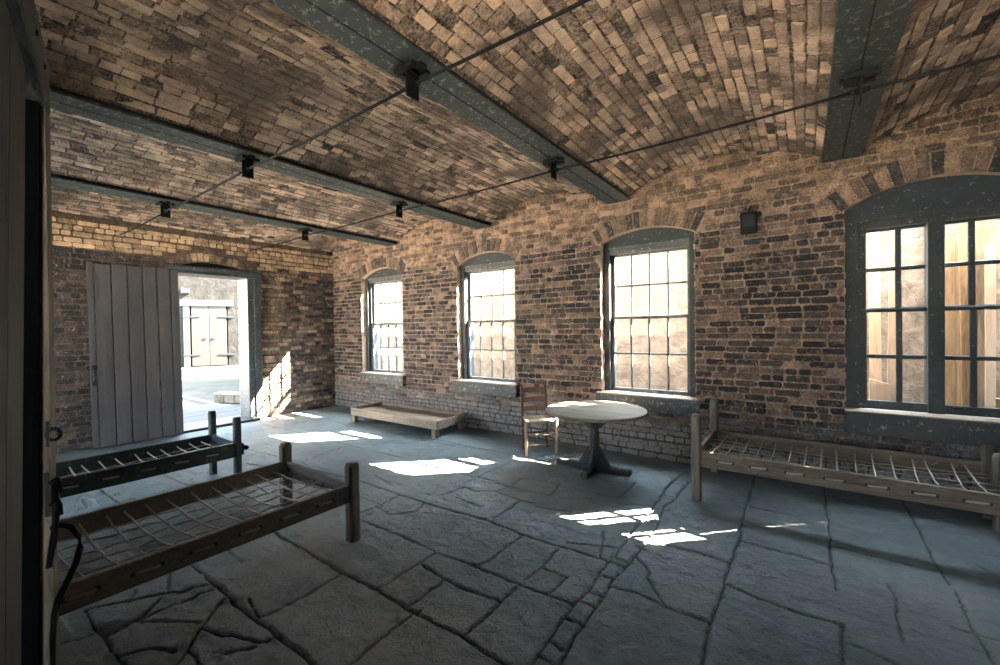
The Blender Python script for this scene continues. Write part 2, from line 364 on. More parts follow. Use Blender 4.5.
idx=np.arange(nx*ny).reshape(nx,ny); q=np.stack([idx[:-1,:-1],idx[1:,:-1],idx[1:,1:],idx[:-1,1:]],-1).reshape(-1,4)
me=bpy.data.meshes.new('floor'); me.vertices.add(len(vs)); me.vertices.foreach_set('co',vs.ravel())
me.loops.add(q.size); me.loops.foreach_set('vertex_index',q.ravel()); me.polygons.add(len(q)); me.polygons.foreach_set('loop_start',np.arange(0,q.size,4)); me.polygons.foreach_set('loop_total',np.full(len(q),4))
me.polygons.foreach_set('use_smooth',np.ones(len(q),bool)); me.update(); me.validate()
for nm,A in (('joint',JT),('tint',np.clip(TN,0,1))):
    a=me.attributes.new(nm,'FLOAT','POINT'); a.data.foreach_set('value',A.ravel().astype(np.float32))
me.materials.append(M['flag']); fo=bpy.data.objects.new('floor',me); COL.objects.link(fo); fo['kind']='structure'

# ------------------------------------------------------------------ brickwork
WIN=[(1.475,.57,2.45,2.60,.70),(3.83,.54,2.46,2.61,.70),(6.14,.53,2.50,2.62,.70),(8.50,.595,2.50,2.68,.72)]  # centre, half width, spring, crown, sill
def arch_z(u,c,hw,zs,zc):
    t=(u-c)/hw
    if abs(t)>1.001: return None
    u=c+max(-1,min(1,t))*hw
    R=(hw*hw+(zc-zs)**2)/(2*(zc-zs)); return zc-R+math.sqrt(R*R-(u-c)**2)
BEAMX=[-.21,1.82,3.835,5.85,7.89,9.92]; YF=-5.1
SPR,CRN=3.0,3.24
def vault_z(x):
    for a,b in zip(BEAMX[:-1],BEAMX[1:]):
        a2,b2=a+.120,b-.120
        if a2<=x<=b2: return arch_z(x,(a2+b2)/2,(b2-a2)/2,SPR,CRN)
        if b2<x<b+.12: return SPR
    return SPR
class Opening:
    def __init__(s,c,hw,zs,zc,zb): s.c,s.hw,s.zs,s.zc,s.zb=c,hw,zs,zc,zb
    def top(s,u): return arch_z(u,s.c,s.hw,s.zs,s.zc)
def brick(mb,mapf,u0,u1,v0,v1,out,jit,mat,tint,back=-.012,cc=.012):
    """one hand-made brick: chamfered, slightly irregular block standing proud of the mortar"""
    j=lambda a:rnd.uniform(-a,a)
    c=min(cc,(u1-u0)*.25,(v1-v0)*.25)
    ol=[(u0+c,v0),(u1-c,v0),(u1,v0+c),(u1,v1-c),(u1-c,v1),(u0+c,v1),(u0,v1-c),(u0,v0+c)]
    o2=[];b=[]
    for (u,v) in ol:
        du,dv=j(jit),j(jit*.7); b.append((u+du,v+dv))
        k=.82+j(.05); cu,cv=(u0+u1)/2,(v0+v1)/2
        su=(u1-u0)/2; sv=(v1-v0)/2; ins=.005
        o2.append((u+du-math.copysign(min(ins,su*.4),u-cu),v+dv-math.copysign(min(ins,sv*.4),v-cv)))
    tilt=j(.004); tilt2=j(.004)
    vs=[mapf(u,v,back) for u,v in b]+[mapf(u,v,out*.55) for u,v in b]+[mapf(u,v,out+tilt*((u-u0)/(u1-u0+1e-6)*2-1)+tilt2*((v-v0)/(v1-v0+1e-6)*2-1)+j(.0015)) for u,v in o2]
    fs=[]
    for k in range(8):
        fs.append((k,(k+1)%8,8+(k+1)%8,8+k)); fs.append((8+k,8+(k+1)%8,16+(k+1)%8,16+k))
    fs.append(tuple(range(16,24)))
    mb.add(vs,fs,mat,tint)
def in_ring(op,u,v,h=.20):
    if abs(u-op.c)<op.hw and op.zs<=v<arch_z(u,op.c,op.hw,op.zs,op.zc)+.02: return True
    R_=(op.hw**2+(op.zc-op.zs)**2)/(2*(op.zc-op.zs)); cz=op.zc-R_; r_=math.hypot(u-op.c,v-cz)
    return R_<r_<R_+h and v>cz and abs(math.atan2(u-op.c,v-cz))<math.asin(op.hw/R_)+.03
def brick_field(mb,mapf,u0,u1,v0,v1,ops,topf,seed,mat=0,ch=.0665,gap=.014,out=.009,tintf=None,jit=.004,lens=(.205,.205,.10,.205,.19),cc=.012):
    v=v0; row=0
    while v<v1:
        h=ch*(1+rnd.uniform(-.05,.05)); va,vb=v+gap/2,v+h-gap/2
        u=u0-rnd.uniform(0,.2)-(row%2)*.1; header_row=(row%6==3)
        wav=rnd.uniform(0,6)
        while u<u1:
            L=(.102 if header_row else rnd.choice(lens))*(1+rnd.uniform(-.06,.06))
            a,b=u+gap/2,u+L-gap/2; u+=L
            a=max(a,u0); b=min(b,u1)
            if b-a<.03: continue
            dz=.006*sin(u*1.7+wav)
            skip=False
            for op in ops:
                vm=(va+vb)/2
                if vm>op.zb-.01 and vm<op.zs+.01:
                    lo,hi=op.c-op.hw,op.c+op.hw
                    if a>lo-.02 and b<hi+.02: skip=True
                    elif a<lo<b: b=lo-.002
                    elif a<hi<b: a=hi+.002
                if in_ring(op,(a+b)/2,vm) : skip=True
                elif in_ring(op,a,vm): a=min(b,a+.07)
                elif in_ring(op,b,vm): b=max(a,b-.07)
            if skip or b-a<.03: continue
            if topf and (va>min(topf(a),topf(b),topf((a+b)/2))+.02): continue
            t=tintf((a+b)/2,(va+vb)/2) if tintf else rnd.random()
            if rnd.random()<.012: continue
            brick(mb,mapf,a,b,va+dz,vb+dz,out+rnd.uniform(-.004,.004),jit,mat,t,cc=cc)
        v+=h; row+=1
def voussoirs(mb,mapf,op,mat=0,h=.19,tintf=None):
    R=(op.hw**2+(op.zc-op.zs)**2)/(2*(op.zc-op.zs)); cz=op.zc-R; a0=math.asin(op.hw/R)
    n=int(2*a0*R/.073)
    for k in range(n):
        a=-a0-.02+(2*a0+.04)*k/n; b=-a0-.02+(2*a0+.04)*(k+1)/n-.012/R
        j=lambda q:rnd.uniform(-q,q)
        o=.010+j(.004); hh=h+j(.02)
        quad=[(a,R+.004),(b,R+.004),(b,R+hh),(a,R+hh)]
        P=[(op.c+r*sin(t)+j(.003),cz+r*cos(t)+j(.003)) for t,r in quad]
        cu=sum(p[0] for p in P)/4; cv=sum(p[1] for p in P)/4
        P2=[(cu+(u-cu)*.88,cv+(v-cv)*.95) for u,v in P]
        vs=[mapf(u,v,-.012) for u,v in P]+[mapf(u,v,o*.5) for u,v in P]+[mapf(u,v,o) for u,v in P2]
        fs=[]
        for i in range(4): fs+= [(i,(i+1)%4,4+(i+1)%4,4+i),(4+i,4+(i+1)%4,8+(i+1)%4,8+i)]
        fs.append((8,9,10,11)); mb.add(vs,fs,mat,rnd.uniform(.2,.85))
def slab(mb,mapf,u0,u1,ztop,ops,thick,mat,step=.05):
    """the mortar body of a wall with arched openings, front face, back face and reveals"""
    us=set([u0,u1])
    for op in ops:
        for k in range(17): us.add(op.c-op.hw+2*op.hw*k/16)
    x=u0
    while x<u1: us.add(x); x+=.5
    us=sorted(us); us=[a for i,a in enumerate(us) if i==0 or a-us[i-1]>1e-5]
    for a,b in zip(us[:-1],us[1:]):
        m=(a+b)/2; spans=[((0,0),(ztop,ztop))]
        for op in ops:
            if abs(m-op.c)<op.hw:
                ta,tb=op.top(max(op.c-op.hw,min(op.c+op.hw,a))),op.top(max(op.c-op.hw,min(op.c+op.hw,b)))
                spans=([((0,0),(op.zb,op.zb))] if op.zb>0 else [])+[((ta,tb),(ztop,ztop))]
                f=[(a,ta),(b,tb)]; mb.add([mapf(a,ta,0),mapf(b,tb,0),mapf(b,tb,-thick),mapf(a,ta,-thick)],[(0,1,2,3)],mat,.85)  # lighter tint puts bounce light on the arch soffit
                if op.zb>0: mb.add([mapf(a,op.zb,0),mapf(b,op.zb,0),mapf(b,op.zb,-thick),mapf(a,op.zb,-thick)],[(0,1,2,3)],mat,.6)
        for (l0,l1),(h0,h1) in spans:
            for d in (0,-thick):
                mb.add([mapf(a,l0,d),mapf(b,l1,d),mapf(b,h1,d),mapf(a,h0,d)],[(0,1,2,3)],mat,.5)
    for op in ops:
        for s_ in (-1,1):
            u=op.c+s_*op.hw; n=max(1,int((op.zs-op.zb)/.0665))
            # toothed brick jamb: alternate courses stand slightly proud
            for k in range(n):
                za=op.zb+(op.zs-op.zb)*k/n; zb_=op.zb+(op.zs-op.zb)*(k+1)/n; e=rnd.uniform(-.004,.012)*(-s_)
                jw=.006
                mb.add([mapf(u+e,za+jw,.004),mapf(u+e,zb_-jw,.004),mapf(u+e,zb_-jw,-thick),mapf(u+e,za+jw,-thick),
                        mapf(u-.0,za+jw,.004),mapf(u,zb_-jw,.004)],[(0,1,2,3),(0,4,5,1)],mat,rnd.uniform(.55,1))
            mb.add([mapf(u,op.zb,0),mapf(u,op.zs,0),mapf(u,op.zs,-thick),mapf(u,op.zb,-thick)],[(0,1,2,3)],mat,.8)
# window wall (y=0, faces -y)
ops=[Opening(*w) for w in WIN]
wm=lambda u,v,d:(u,-d,v)
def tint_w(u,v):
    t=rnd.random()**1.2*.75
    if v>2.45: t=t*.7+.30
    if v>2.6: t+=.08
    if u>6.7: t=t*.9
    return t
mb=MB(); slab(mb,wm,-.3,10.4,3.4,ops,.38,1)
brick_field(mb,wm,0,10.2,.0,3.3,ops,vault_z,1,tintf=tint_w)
for op in ops: voussoirs(mb,wm,op)
mb.build('wall_right',[M['brick'],M['mortar']],kind='structure')
# door wall (x=0, faces +x), u = -y
dop=Opening(2.115,.54,2.47,2.60,0)
bm_=lambda u,v,d:(d,-u,v)
def tint_b(u,v):
    t=rnd.random()*.7
    if v>2.62: t=.6+rnd.random()*.4
    elif 1.0<u<1.45: t=.45+rnd.random()*.4
    elif u>2.9: t=rnd.random()*.35+(.0 if v<2.3 else -.1)
    return t
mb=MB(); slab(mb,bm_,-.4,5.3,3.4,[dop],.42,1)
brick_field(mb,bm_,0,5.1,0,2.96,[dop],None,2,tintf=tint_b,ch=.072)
voussoirs(mb,bm_,dop,h=.12)
mb.build('wall_back',[M['brickB'],M['mortarB']],kind='structure')
# wall behind the camera with a wide doorway, and the end wall out of view
mb=MB()
mb.box((-.4,YF-.35,2.6),(10.4,YF,3.4))
for a,b in ((-.4,.9),(2.8,6.7),(8.3,10.4)): mb.box((a,YF-.35,0),(b,YF,2.6))
mb.build('wall_front',[M['mortarB']],kind='structure')
mb=MB(); mb.box((10.2,YF-.35,0),(10.5,.38,3.4)); mb.build('wall_left',[M['brickB']],kind='structure')
# vaults
for bi,(a,b) in enumerate(zip(BEAMX[:-1],BEAMX[1:])):
    a2,b2=a+.120,b-.120
    c=(a2+b2)/2; hw=(b2-a2)/2; rise=CRN-SPR; R=(hw*hw+rise*rise)/(2*rise); cz=CRN-R; A=math.asin(hw/R); arc=2*A*R
    def vm(u,v,d,c=c,R=R,cz=cz,A=A):      # u along the beam (-y), v along the arc, d towards the room
        t=-A+v/R; r=R-d; return (c+r*sin(t),-u,cz+r*cos(t))
    mb=MB(); n=24
    for k in range(n):
        for s in range(10):
            y0,y1=YF-.3+(5.4)*s/10,YF-.3+5.4*(s+1)/10
            P=[vm(-y0,arc*k/n,0),vm(-y1,arc*k/n,0),vm(-y1,arc*(k+1)/n,0),vm(-y0,arc*(k+1)/n,0)]
            mb.add(P,[(0,1,2,3)],1,.5,True)
    # random tint per brick, a few darker
    def tv(u,v,bi=bi):
        t=.45+rnd.uniform(-.33,.38)
        if rnd.random()<.06: t-=.35
        return t
    if bi<4 or True:
        lens=(.205,.205,.20,.11) if bi in(0,1,2) else (.205,.11,.11,.15)
        brick_field(mb,vm,.0,5.1 if a<8 else 3.2,.025,arc-.02,[],None,3+bi,tintf=tv,ch=.071,gap=.012,out=.006 if bi<3 else .008,jit=.0055,lens=lens,cc=.005)
    mb.build('ceiling',[M['vault'],M['vjoint']],kind='structure')
mb=MB(); mb.box((-.5,YF-.35,3.40),(10.5,.45,3.55)); mb.build('roof',[M['mortarB']],kind='structure')
mb=MB(); mb.box((-.5,-8.6,2.75),(10.5,YF-.35,2.85)); mb.build('sky_blocker_roof',[M['trimgrey']],kind='structure')  # slab added out of view to block sky light at the front openings

# ------------------------------------------------------------------ iron beams, tie rods, hangers
BL=['teal grey iron ceiling beam nearest the far door wall','teal grey iron ceiling beam ending between the first and second window from the corner',
    'teal grey iron ceiling beam ending just left of the window behind the table','wide flaking teal beam ending beside the big boarded window on the right']
for i,x in enumerate(BEAMX[1:5]):
    root=empty('ceiling_beam',(x,-2.5,2.95)); root.location=(x,0,2.955)
    tag(root,BL[i],'beam','iron beams carrying the brick vaults',kind='thing')
    mb=MB()
    for s in (-1,1):
        mb.box((min(s*.003,s*.14),YF,0),(max(s*.003,s*.14),-.0,.016),ch=.003)
    mb.build('bottom_flange',M['beam'],root)
    mb=MB(); mb.box((-.115,YF,.016),(.115,0,.06)); mb.box((-.02,YF,.06),(.02,0,.42)); mb.build('web',M['hole'],root)
RODZ=2.862
RODY=[-3.22,-1.59]
for k,(y,lab) in enumerate(zip(RODY,('thin black iron tie rod crossing over the beds, farther from the windows','thin black iron tie rod running nearer the windows, over the round table'))):
    root=empty('tie_rod',(0,y,RODZ)); tag(root,lab,'tie rod','iron tie rods under the vaults')
    for a,b in ((0.0,1.82),(1.82,3.835),(3.835,5.85),(5.85,7.89),(7.89,10.2)):
        mb=MB(); z0=.0 if a>0 else -.01
        mb.tube([(a+(b-a)*t,0,-.012*4*t*(1-t)+z0) for t in [i/8 for i in range(9)]],.0092,8); mb.build('rod',M['iron'],root)
BN=['beam nearest the door wall','second beam from the door wall','third beam from the door wall','wide beam by the boarded window']
for k,y in enumerate(RODY):
    for i,x in enumerate(BEAMX[1:5]):
        if k==0 and i==3: continue
        root=empty('rod_hanger',(x,y,2.955))
        tag(root,'black iron hanger under the '+BN[i]+(', rod over the beds' if k==0 else ', rod nearer the windows'),'bracket','iron hangers clamping the tie rods')
        mb=MB(); mb.box((-.006,-.045,-.165),(.006,.045,-.01),ch=.002); mb.build('plate',M['iron'],root)
        mb=MB()
        for s in (-1,1):
            mb.box((-.075,s*.052-.018,-.032),(.075,s*.052+.018,-.008),ch=.004); 
        mb.box((-.02,-.06,-.03),(.02,.06,-.003),ch=.003)
        mb.box((-.095,-.02,-.02),(-.06,.02,-.003)); mb.box((.06,-.02,-.02),(.095,.02,-.003))
        mb.build('clamp',M['iron'],root)
        mb=MB(); 
        for s in (-1,1):
            Mx=Matrix.Translation((s*.007,0,RODZ-2.955))@Matrix.Rotation(rad(90),4,'Y'); mb.lathe([(.021,-.012),(.021,.012)],6,M=Mx,smooth=False)
            Mx=Matrix.Translation((s*.03,0,RODZ-2.955))@Matrix.Rotation(rad(90),4,'Y'); mb.lathe([(.016,-.014),(.016,.014)],8,M=Mx)
        mb.build('nut',M['iron'],root)
# small dark box on the window wall
root=empty('wall_box',(7.17,-.005,2.5)); tag(root,'small black metal box fixed high on the brick wall between two windows','wall box')
mb=MB(); mb.box((-.07,-.05,-.105),(.07,0,.105),ch=.006); mb.build('housing',M['iron'],root)
mb=MB(); mb.box((-.05,-.056,-.04),(.05,-.05,.075),ch=.002); mb.build('face_plate',M['hole'],root)
mb=MB(); mb.tube([(.0,-.03,.105),(.01,-.03,.14),(.02,-.005,.16)],.008); mb.build('conduit',M['iron'],root)

# ------------------------------------------------------------------ windows
def window(n,c,hw,zs,zc,zb,wide=False):
    w=empty('window_%d'%n,(c,0,zb),kind='structure')
    paint=M['trimdark'] if wide else M['trimgrey']; sm=M['sashdark'] if wide else M['sash']
    R=(hw*hw+(zc-zs)**2)/(2*(zc-zs))
    sx=.42 if not wide else .44      # glazed half width
    fy=.085 if not wide else .06     # frame face depth
    gyy=.15
    top=2.375-zb; bot=.755-zb
    if wide: top=2.34-zb; bot=.80-zb
    # side boxes + spandrel board
    mb=MB()
    for s in (-1,1):
        a,b=sorted((s*(hw-.002),s*(hw-.075 if not wide else hw-.10)))
        mb.box((a,fy,0),(b,.30,zs-zb),ch=.003)
        a,b=sorted((s*(hw-.06),s*(sx+.035 if not wide else sx-.0)))
        mb.box((a,fy+.045,0),(b,.24,top+.05),ch=.003)
    mb.build('window_frame',paint,w)
    mb=MB(); K=14; P=[]
    hb=top+.06
    for k in range(K+1):
        x=-hw+.004+(2*hw-.008)*k/K; P.append((x,arch_z(c+x,c,hw,zs,zc)-zb-.004))
    mb.prism([(-hw+.004,hb)]+P+[(hw-.004,hb)],'y',fy+.005,.28); mb.build('arch_board',paint,w)
    mb=MB()
    for i in range(3): mb.box((-hw+.07,fy-.005+i*.022,top+.045-i*.018+.01),(hw-.07,.2,top+.075-i*.018),ch=.003)
    mb.box((-sx-.06,.10,top-.01),(sx+.06,.22,top+.03)); mb.build('head_moulding',sm if not wide else M['trimgrey'],w)
    # sashes
    zm=(1.592 if not wide else 1.60)-zb
    def sash(z0,z1,y,name,rows):
        cols=4; ra,rb=(.028,.03) if not wide else (.03,.03)
        f=MB(); f.box((-sx-.036,y-.018,z0),(-sx+.006,y+.018,z1),ch=.003); f.box((sx-.006,y-.018,z0),(sx+.036,y+.018,z1),ch=.003)
        f.box((-sx-.03,y-.018,z0 if z0>.2 else 0.002),(sx+.03,y+.018,z0+ra+.012),ch=.003); f.box((-sx-.03,y-.018,z1-rb),(sx+.03,y+.018,z1),ch=.003)
        fo=f.build(name,sm,w)
        f=MB()
        zi0,zi1=z0+ra+.012,z1-rb
        xs=[-sx+2*sx*k/4 for k in (1,2,3)]
        for x in xs:
            hwid=.011 if not (wide and abs(x)<.01) else .052
            if wide and abs(x)>.01: hwid=.02
            f.box((x-hwid,y-.014,zi0),(x+hwid,y+.014,zi1),ch=.004)
        f.box((-sx,y-.013,(zi0+zi1)/2-(.011 if not wide else .018)),(sx,y+.013,(zi0+zi1)/2+(.011 if not wide else .018)),ch=.004)
        f.build('muntins',sm,fo)
        g=MB(); g.add([(-sx,y+.006,zi0),(sx,y+.006,zi0),(sx,y+.006,zi1),(-sx,y+.006,zi1)],[(0,1,2,3)])
        g.build('glass',M['glassclear'] if wide else M['glass'],fo)
    sash(zm-.012,top,gyy+.045,'upper_sash',2); sash(bot-.04,zm+.02,gyy,'lower_sash',2)
    if wide:   # thick post dividing the two pairs of sashes
        f=MB(); f.box((-.05,.09,0),(.05,.25,top+.02),ch=.004); f.build('mullion',sm,w)
    mb=MB(); mb.box((-.07,gyy-.03,zm-.002),(-.02,gyy-.012,zm+.012)); mb.box((.10,gyy-.03,bot-.02),(.16,gyy-.015,bot-.01)); mb.build('sash_latch',M['iron'],w)
    # sill board
    mb=MB(); e=.045 if not wide else .008
    dl,dr=(.55,.63) if n==1 else (hw+e,hw+e-.01)
    mb.box((-dl,-.085,-.165 if not wide else -.19),(dr,-.0,0),ch=.006)
    mb.box((-hw+.004,-.0,-.04),(hw-.004,.33,0),ch=.004)
    so_=mb.build('window_sill',[M['sillgrey'] if not wide else M['trimgrey']],w)
    mb=MB(); mb.box((-dl+.003,-.088,0),(dr-.003,-.001,.012),ch=.003); mb.box((-hw+.004,-.001,0),(hw-.004,.12,.012)); mb.build('sill_board',M['sillwood'],so_)  # pale worn top, with sunlit brightness put into its colour
for i,wd in enumerate(WIN): window(i+1,*wd,wide=(i==3))

# ------------------------------------------------------------------ doorway in the far wall
d=empty('door_1',(0,-2.115,0),kind='structure')
mb=MB(); mb.box((-.30,.49,0),(.06,.585,2.40),ch=.004); mb.box((.02,.585,.0),(.085,.70,2.49),ch=.006)
mb.box((-.30,-.60,0),(.06,-.50,2.40),ch=.004); mb.box((.0,-.64,0),(.07,-.58,2.40),ch=.004)
mb.build('door_frame',M['trimgrey'],d)
mb=MB(); mb.box((-.30,-.60,2.385),(.10,.70,2.425),ch=.004); mb.box((-.02,-.655,2.43),(.115,.70,2.495),ch=.006); mb.build('lintel',M['trimgrey'],d)
mb=MB(); P=[]
for k in range(13):
    x=-.50+1.0*k/12; P.append((x,arch_z(2.115+x,2.115,.54,2.47,2.60)-.004))
mb.prism([(-.5,2.49)]+P+[(.5,2.49)],'y',0,0)
mb=MB(); mb.prism([(-.52,2.48)]+P+[(.52,2.48)],'x',-.16,-.10); mb.build('arch_board',M['hole'],d)
mb=MB(); mb.box((-.42,-.62,-.04),(.16,.62,.035),ch=.008); mb.build('threshold',M['white'],d)
# plank door leaf leaning back against the wall
root=empty('plank_door',(.17,-3.09,0)); tag(root,'tall grey vertical plank door leaning open against the far wall','door')
edges=[-.495,-.405,-.255,-.105,.045,.190,.335,.49]
edges=[-.495,-.425,-.255,-.09,.075,.235,.39,.495]
lean=Matrix.Rotation(-math.atan2(.10,2.42),4,'Y')
for a,b in zip(edges[:-1],edges[1:]):
    mb=MB(); z1=2.425+rnd.uniform(-.012,.012)
    mb.box((-.0,a+.006,.01),(.035,b-.006,z1),ch=.004,tint=rnd.uniform(.3,.7),M=lean)
    for zz in (.35,.42,1.1,1.95):
        for q in (.25,.75):
            if rnd.random()<.6:
                Mx=lean@Matrix.Translation((.036,a+(b-a)*q,zz+rnd.uniform(-.03,.03)))@Matrix.Rotation(rad(90),4,'Y'); mb.lathe([(.006,0),(.005,.003)],8,1,M=Mx)
    mb.build('plank',[M['leaf'],M['iron']],root)
mb=MB(); 
for zz in (.35,1.15,2.0): mb.box((-.03,-.47,zz),(.0,.47,zz+.12),M=lean)
mb.build('ledge',M['leaf'],root)
mb=MB(); mb.tube([lean@Vector((.036,-.455,.86)),lean@Vector((.075,-.455,.885)),lean@Vector((.085,-.455,.95)),lean@Vector((.075,-.455,1.02)),lean@Vector((.036,-.455,1.05))],.009,8)
mb.box((.034,-.475,.82),(.040,-.435,.88),M=lean); mb.box((.034,-.475,1.03),(.040,-.435,1.09),M=lean); mb.build('handle',M['iron'],root)

# ------------------------------------------------------------------ rope beds
def post_bm(w,h,cham=.35,topc=.02):
    mb=MB(); c=w*cham/2; a=w/2
    ol=[(-a+c,-a),(a-c,-a),(a,-a+c),(a,a-c),(a-c,a),(-a+c,a),(-a,a-c),(-a,-a+c)]
    vs=[(x,y,0) for x,y in ol]+[(x,y,h-topc) for x,y in ol]+[(x*.72,y*.72,h) for x,y in ol]
    fs=[tuple(range(8))[::-1],tuple(range(16,24))]
    for r in (0,8):
        for k in range(8): fs.append((r+k,r+(k+1)%8,r+8+(k+1)%8,r+8+k))
    mb.add(vs,fs); return mb
def rope_bed(name,loc,rz,Lb,Wb,posts,rails,zr,rh,pw,mats,nx,ny,label,seed,loops=True):
    """long axis local +x from 0 to Lb, width local y 0..Wb; posts: list of (x,y,height)"""
    r=random.Random(seed); root=empty(name,loc,rz); tag(root,label,'bed','wooden rope beds')
    mp,mr=mats
    for (x,y,h) in posts:
        o=post_bm(pw,h).build('bed_post',mp,root); o.location=(x,y,0)
    t=.032
    for y in (0,Wb):
        mb=MB(); mb.box((0,y-t/2,zr-rh),(Lb,y+t/2,zr),ch=.005,tint=r.random()*.4+.3)
        s=so=(-1 if y==0 else 1)*(1 if Wb>0 else -1)
        if loops:
            k=0; x=.22
            while x<Lb-.15:           # rope loops through the outer face
                mb.tube([(x-.05,y+s*t*.45,zr-rh*.52),(x-.035,y+s*(t/2+.006),zr-rh*.52),(x+.035,y+s*(t/2+.006),zr-rh*.48),(x+.05,y+s*t*.45,zr-rh*.48)],.0065,6,1)
                for q in (-.055,.055): mb.box((x+q-.011,y+so*t/2-.001,zr-rh*.5-.010),(x+q+.011,y+so*t/2+.001,zr-rh*.5+.010),2)  # dark pads painted as shaded rope holes
                x+=.235
        mb.build('side_rail',[mr,M['rope'],M['hole']],root)
    for x in (0,Lb):
        mb=MB(); mb.box((x-t/2,min(0,Wb),zr-rh+.005),(x+t/2,max(0,Wb),zr-.002),ch=.005)
        s=1 if x==0 else -1
        for k in range(7):
            y=Wb*(k+.8)/7.6; mb.box((x+s*(t/2)-.002,y-.009,zr-rh*.55-.008),(x+s*(t/2)+.002,y+.009,zr-rh*.55+.01),1)  # hole shade painted as small dark pads
        mb.build('end_rail',[mr,M['hole']],root)
    mb=MB(); zz=zr-rh*.5
    # long ropes
    for j in range(ny):
        y=Wb*(j+1)/(ny+1); y2=y+r.uniform(-.02,.02)
        pts=[(Lb*t_,y+(y2-y)*t_+.008*sin(9*t_+j),zz-.03*math.sin(math.pi*t_)+.004*sin(t_*nx*3.1+j*3)) for t_ in [i/24 for i in range(25)]]
        mb.tube(pts,.0055,5)
    # cross ropes, each a slightly slanting run over and under
    for i in range(nx):
        x=Lb*(i+.6)/nx; dx=r.uniform(.02,.07)
        pts=[(x+dx*t_,.014+(Wb-.028)*t_,zz-.03*math.sin(math.pi*x/Lb)*math.sin(math.pi*t_)+.02*(1-math.sin(math.pi*t_))+.003*sin(t_*ny*3.1+i*3)) for t_ in [k/12 for k in range(13)]]
        mb.tube(pts,.0065,5)
        x2=min(Lb-.03,x+Lb/nx*.95)
        if r.random()<.6: mb.tube([(x+dx,Wb-.016,zz+.02),((x+dx+x2)/2,Wb-.02,zz-.005),(x2,Wb-.016,zz+.02)],.005,5)
    mb.build('rope_web',M['rope'],root)
    return root
# bed in the foreground: foot posts at y=-3.07
b1=rope_bed('rope_bed',(5.0,-3.07,0),rad(-90),1.85,-.93,[(0,0,.555),(0,-.93,.555),(1.85,0,.555),(1.85,-.93,.555)],None,.405,.125,.082,(M['bedpost'],M['bedwood']),16,6,
  'brown wooden rope bed in the left foreground with two chamfered foot posts',5)
b0=rope_bed('rope_bed',(3.15,-3.07,0),rad(-90),1.85,-.59,[(0,0,.67),(0,-.59,.67),(1.85,0,.67),(1.85,-.59,.67)],None,.425,.14,.062,(M['teal'],M['teal']),17,4,
  'narrow dark blue green rope bed beside the leaning plank door',6)
mb=MB(); Mx=Matrix.Translation((-.055,0,.355))@Matrix.Rotation(rad(90),4,'Y')
mb.lathe([(.012,-.045),(.012,.02)],8,M=Mx); mb.lathe([(.026,-.03),(.026,-.012)],6,M=Mx,smooth=False)
mb.box((-.045,-.035,.30),(-.032,.035,.41),ch=.002); mb.build('bed_bolt',M['iron'],b0)
b2=rope_bed('rope_bed',(6.86,-.97,0),0,1.88,.86,[(0,0,.735),(0,.86,.735),(1.88,.0,.42),(1.88,.60,.55),(1.88,.86,.56)],None,.425,.13,.075,(M['bedpost'],M['bedwoodx']),17,6,
  'brown wooden rope bed standing under the big window with boards outside',8,True)

# low cot with a boarded bottom
cot=empty('low_cot',(1.6,-.76,0)); tag(cot,'low pale wooden cot with boarded bottom and stubby legs below the first two windows','cot')
def P2(u,v): # quad corners measured on the floor plane
    A=Vector((0,0));B=Vector((1.96,0));C=Vector((1.90,.70));D=Vector((.0,.64)); return A*(1-u)*(1-v)+B*u*(1-v)+C*u*v+D*(1-u)*v
for (a,b) in (((0,0),(1,0)),((1,0),(1,1)),((1,1),(0,1)),((0,1),(0,0))):
    p,q=P2(*a),P2(*b); L=(q-p).length; ang=math.atan2(q.y-p.y,q.x-p.x)
    mb=MB(); mb.box((0,0,.115),(L,.03,.235),ch=.005,M=Matrix.Translation((p.x,p.y,0))@Matrix.Rotation(ang,4,'Z')); mb.build('side_board',M['cot'],cot)
mb=MB()
for k in range(5):
    v0,v1=k/5+.004,(k+1)/5-.004; P=[P2(.012,v0),P2(.988,v0),P2(.988,v1),P2(.012,v1)]
    mb.prism([(p.x,p.y) for p in P],'z',.165,.183,tint=rnd.random())
mb.build('bottom_boards',M['cot'],cot)
for u,v in ((.04,.06),(.965,.06),(.965,.92),(.04,.92)):
    p=P2(u,v); o=post_bm(.075,.16,.15,.004).build('leg',M['cot'],cot); o.location=(p.x,p.y,0)

# ------------------------------------------------------------------ round table
T=empty('round_table',(5.825,-.74,0),rad(4)); tag(T,'round scrubbed plank table on a cross-footed pedestal beside the ladder-back chair','table')
def chord(y,R=.512): return math.sqrt(max(0,R*R-y*y))
mb=MB(); R=.512
cuts=[-.512,-.31,-.10,.12,.33,.512]
for k,(a,b) in enumerate(zip(cuts[:-1],cuts[1:])):
    a2,b2=a+.0015,b-.0015; P=[]
    for i in range(13): y=a2+(b2-a2)*i/12; P.append((chord(y),y))
    for i in range(13): y=b2-(b2-a2)*i/12; P.append((-chord(y),y))
    n=len(P); cx=0;cy=(a2+b2)/2
    top=[(x*.985,y if abs(y)<.49 else y*.985) for x,y in P]
    vs=[(x*.975,y*.99,.612) for x,y in P]+[(x,y,.622) for x,y in P]+[(x,y,.638) for x,y in P]+[(x,y,.645) for x,y in top]
    fs=[tuple(range(n))[::-1],tuple(range(3*n,4*n))]
    for r in range(3):
        for i in range(n): fs.append((r*n+i,r*n+(i+1)%n,(r+1)*n+(i+1)%n,(r+1)*n+i))
    mb.add(vs,fs,0,rnd.uniform(.35,.75))
tt=mb.build('tabletop',M['tabletop'],T); tt.location=(.03,-.03,0)
mb=MB(); mb.box((-.36,-.035,.57),(.42,.035,.612),ch=.004); mb.box((-.035,-.36,.57),(.035,.36,.611),ch=.004); mb.build('cleat',M['tablebase'],T)
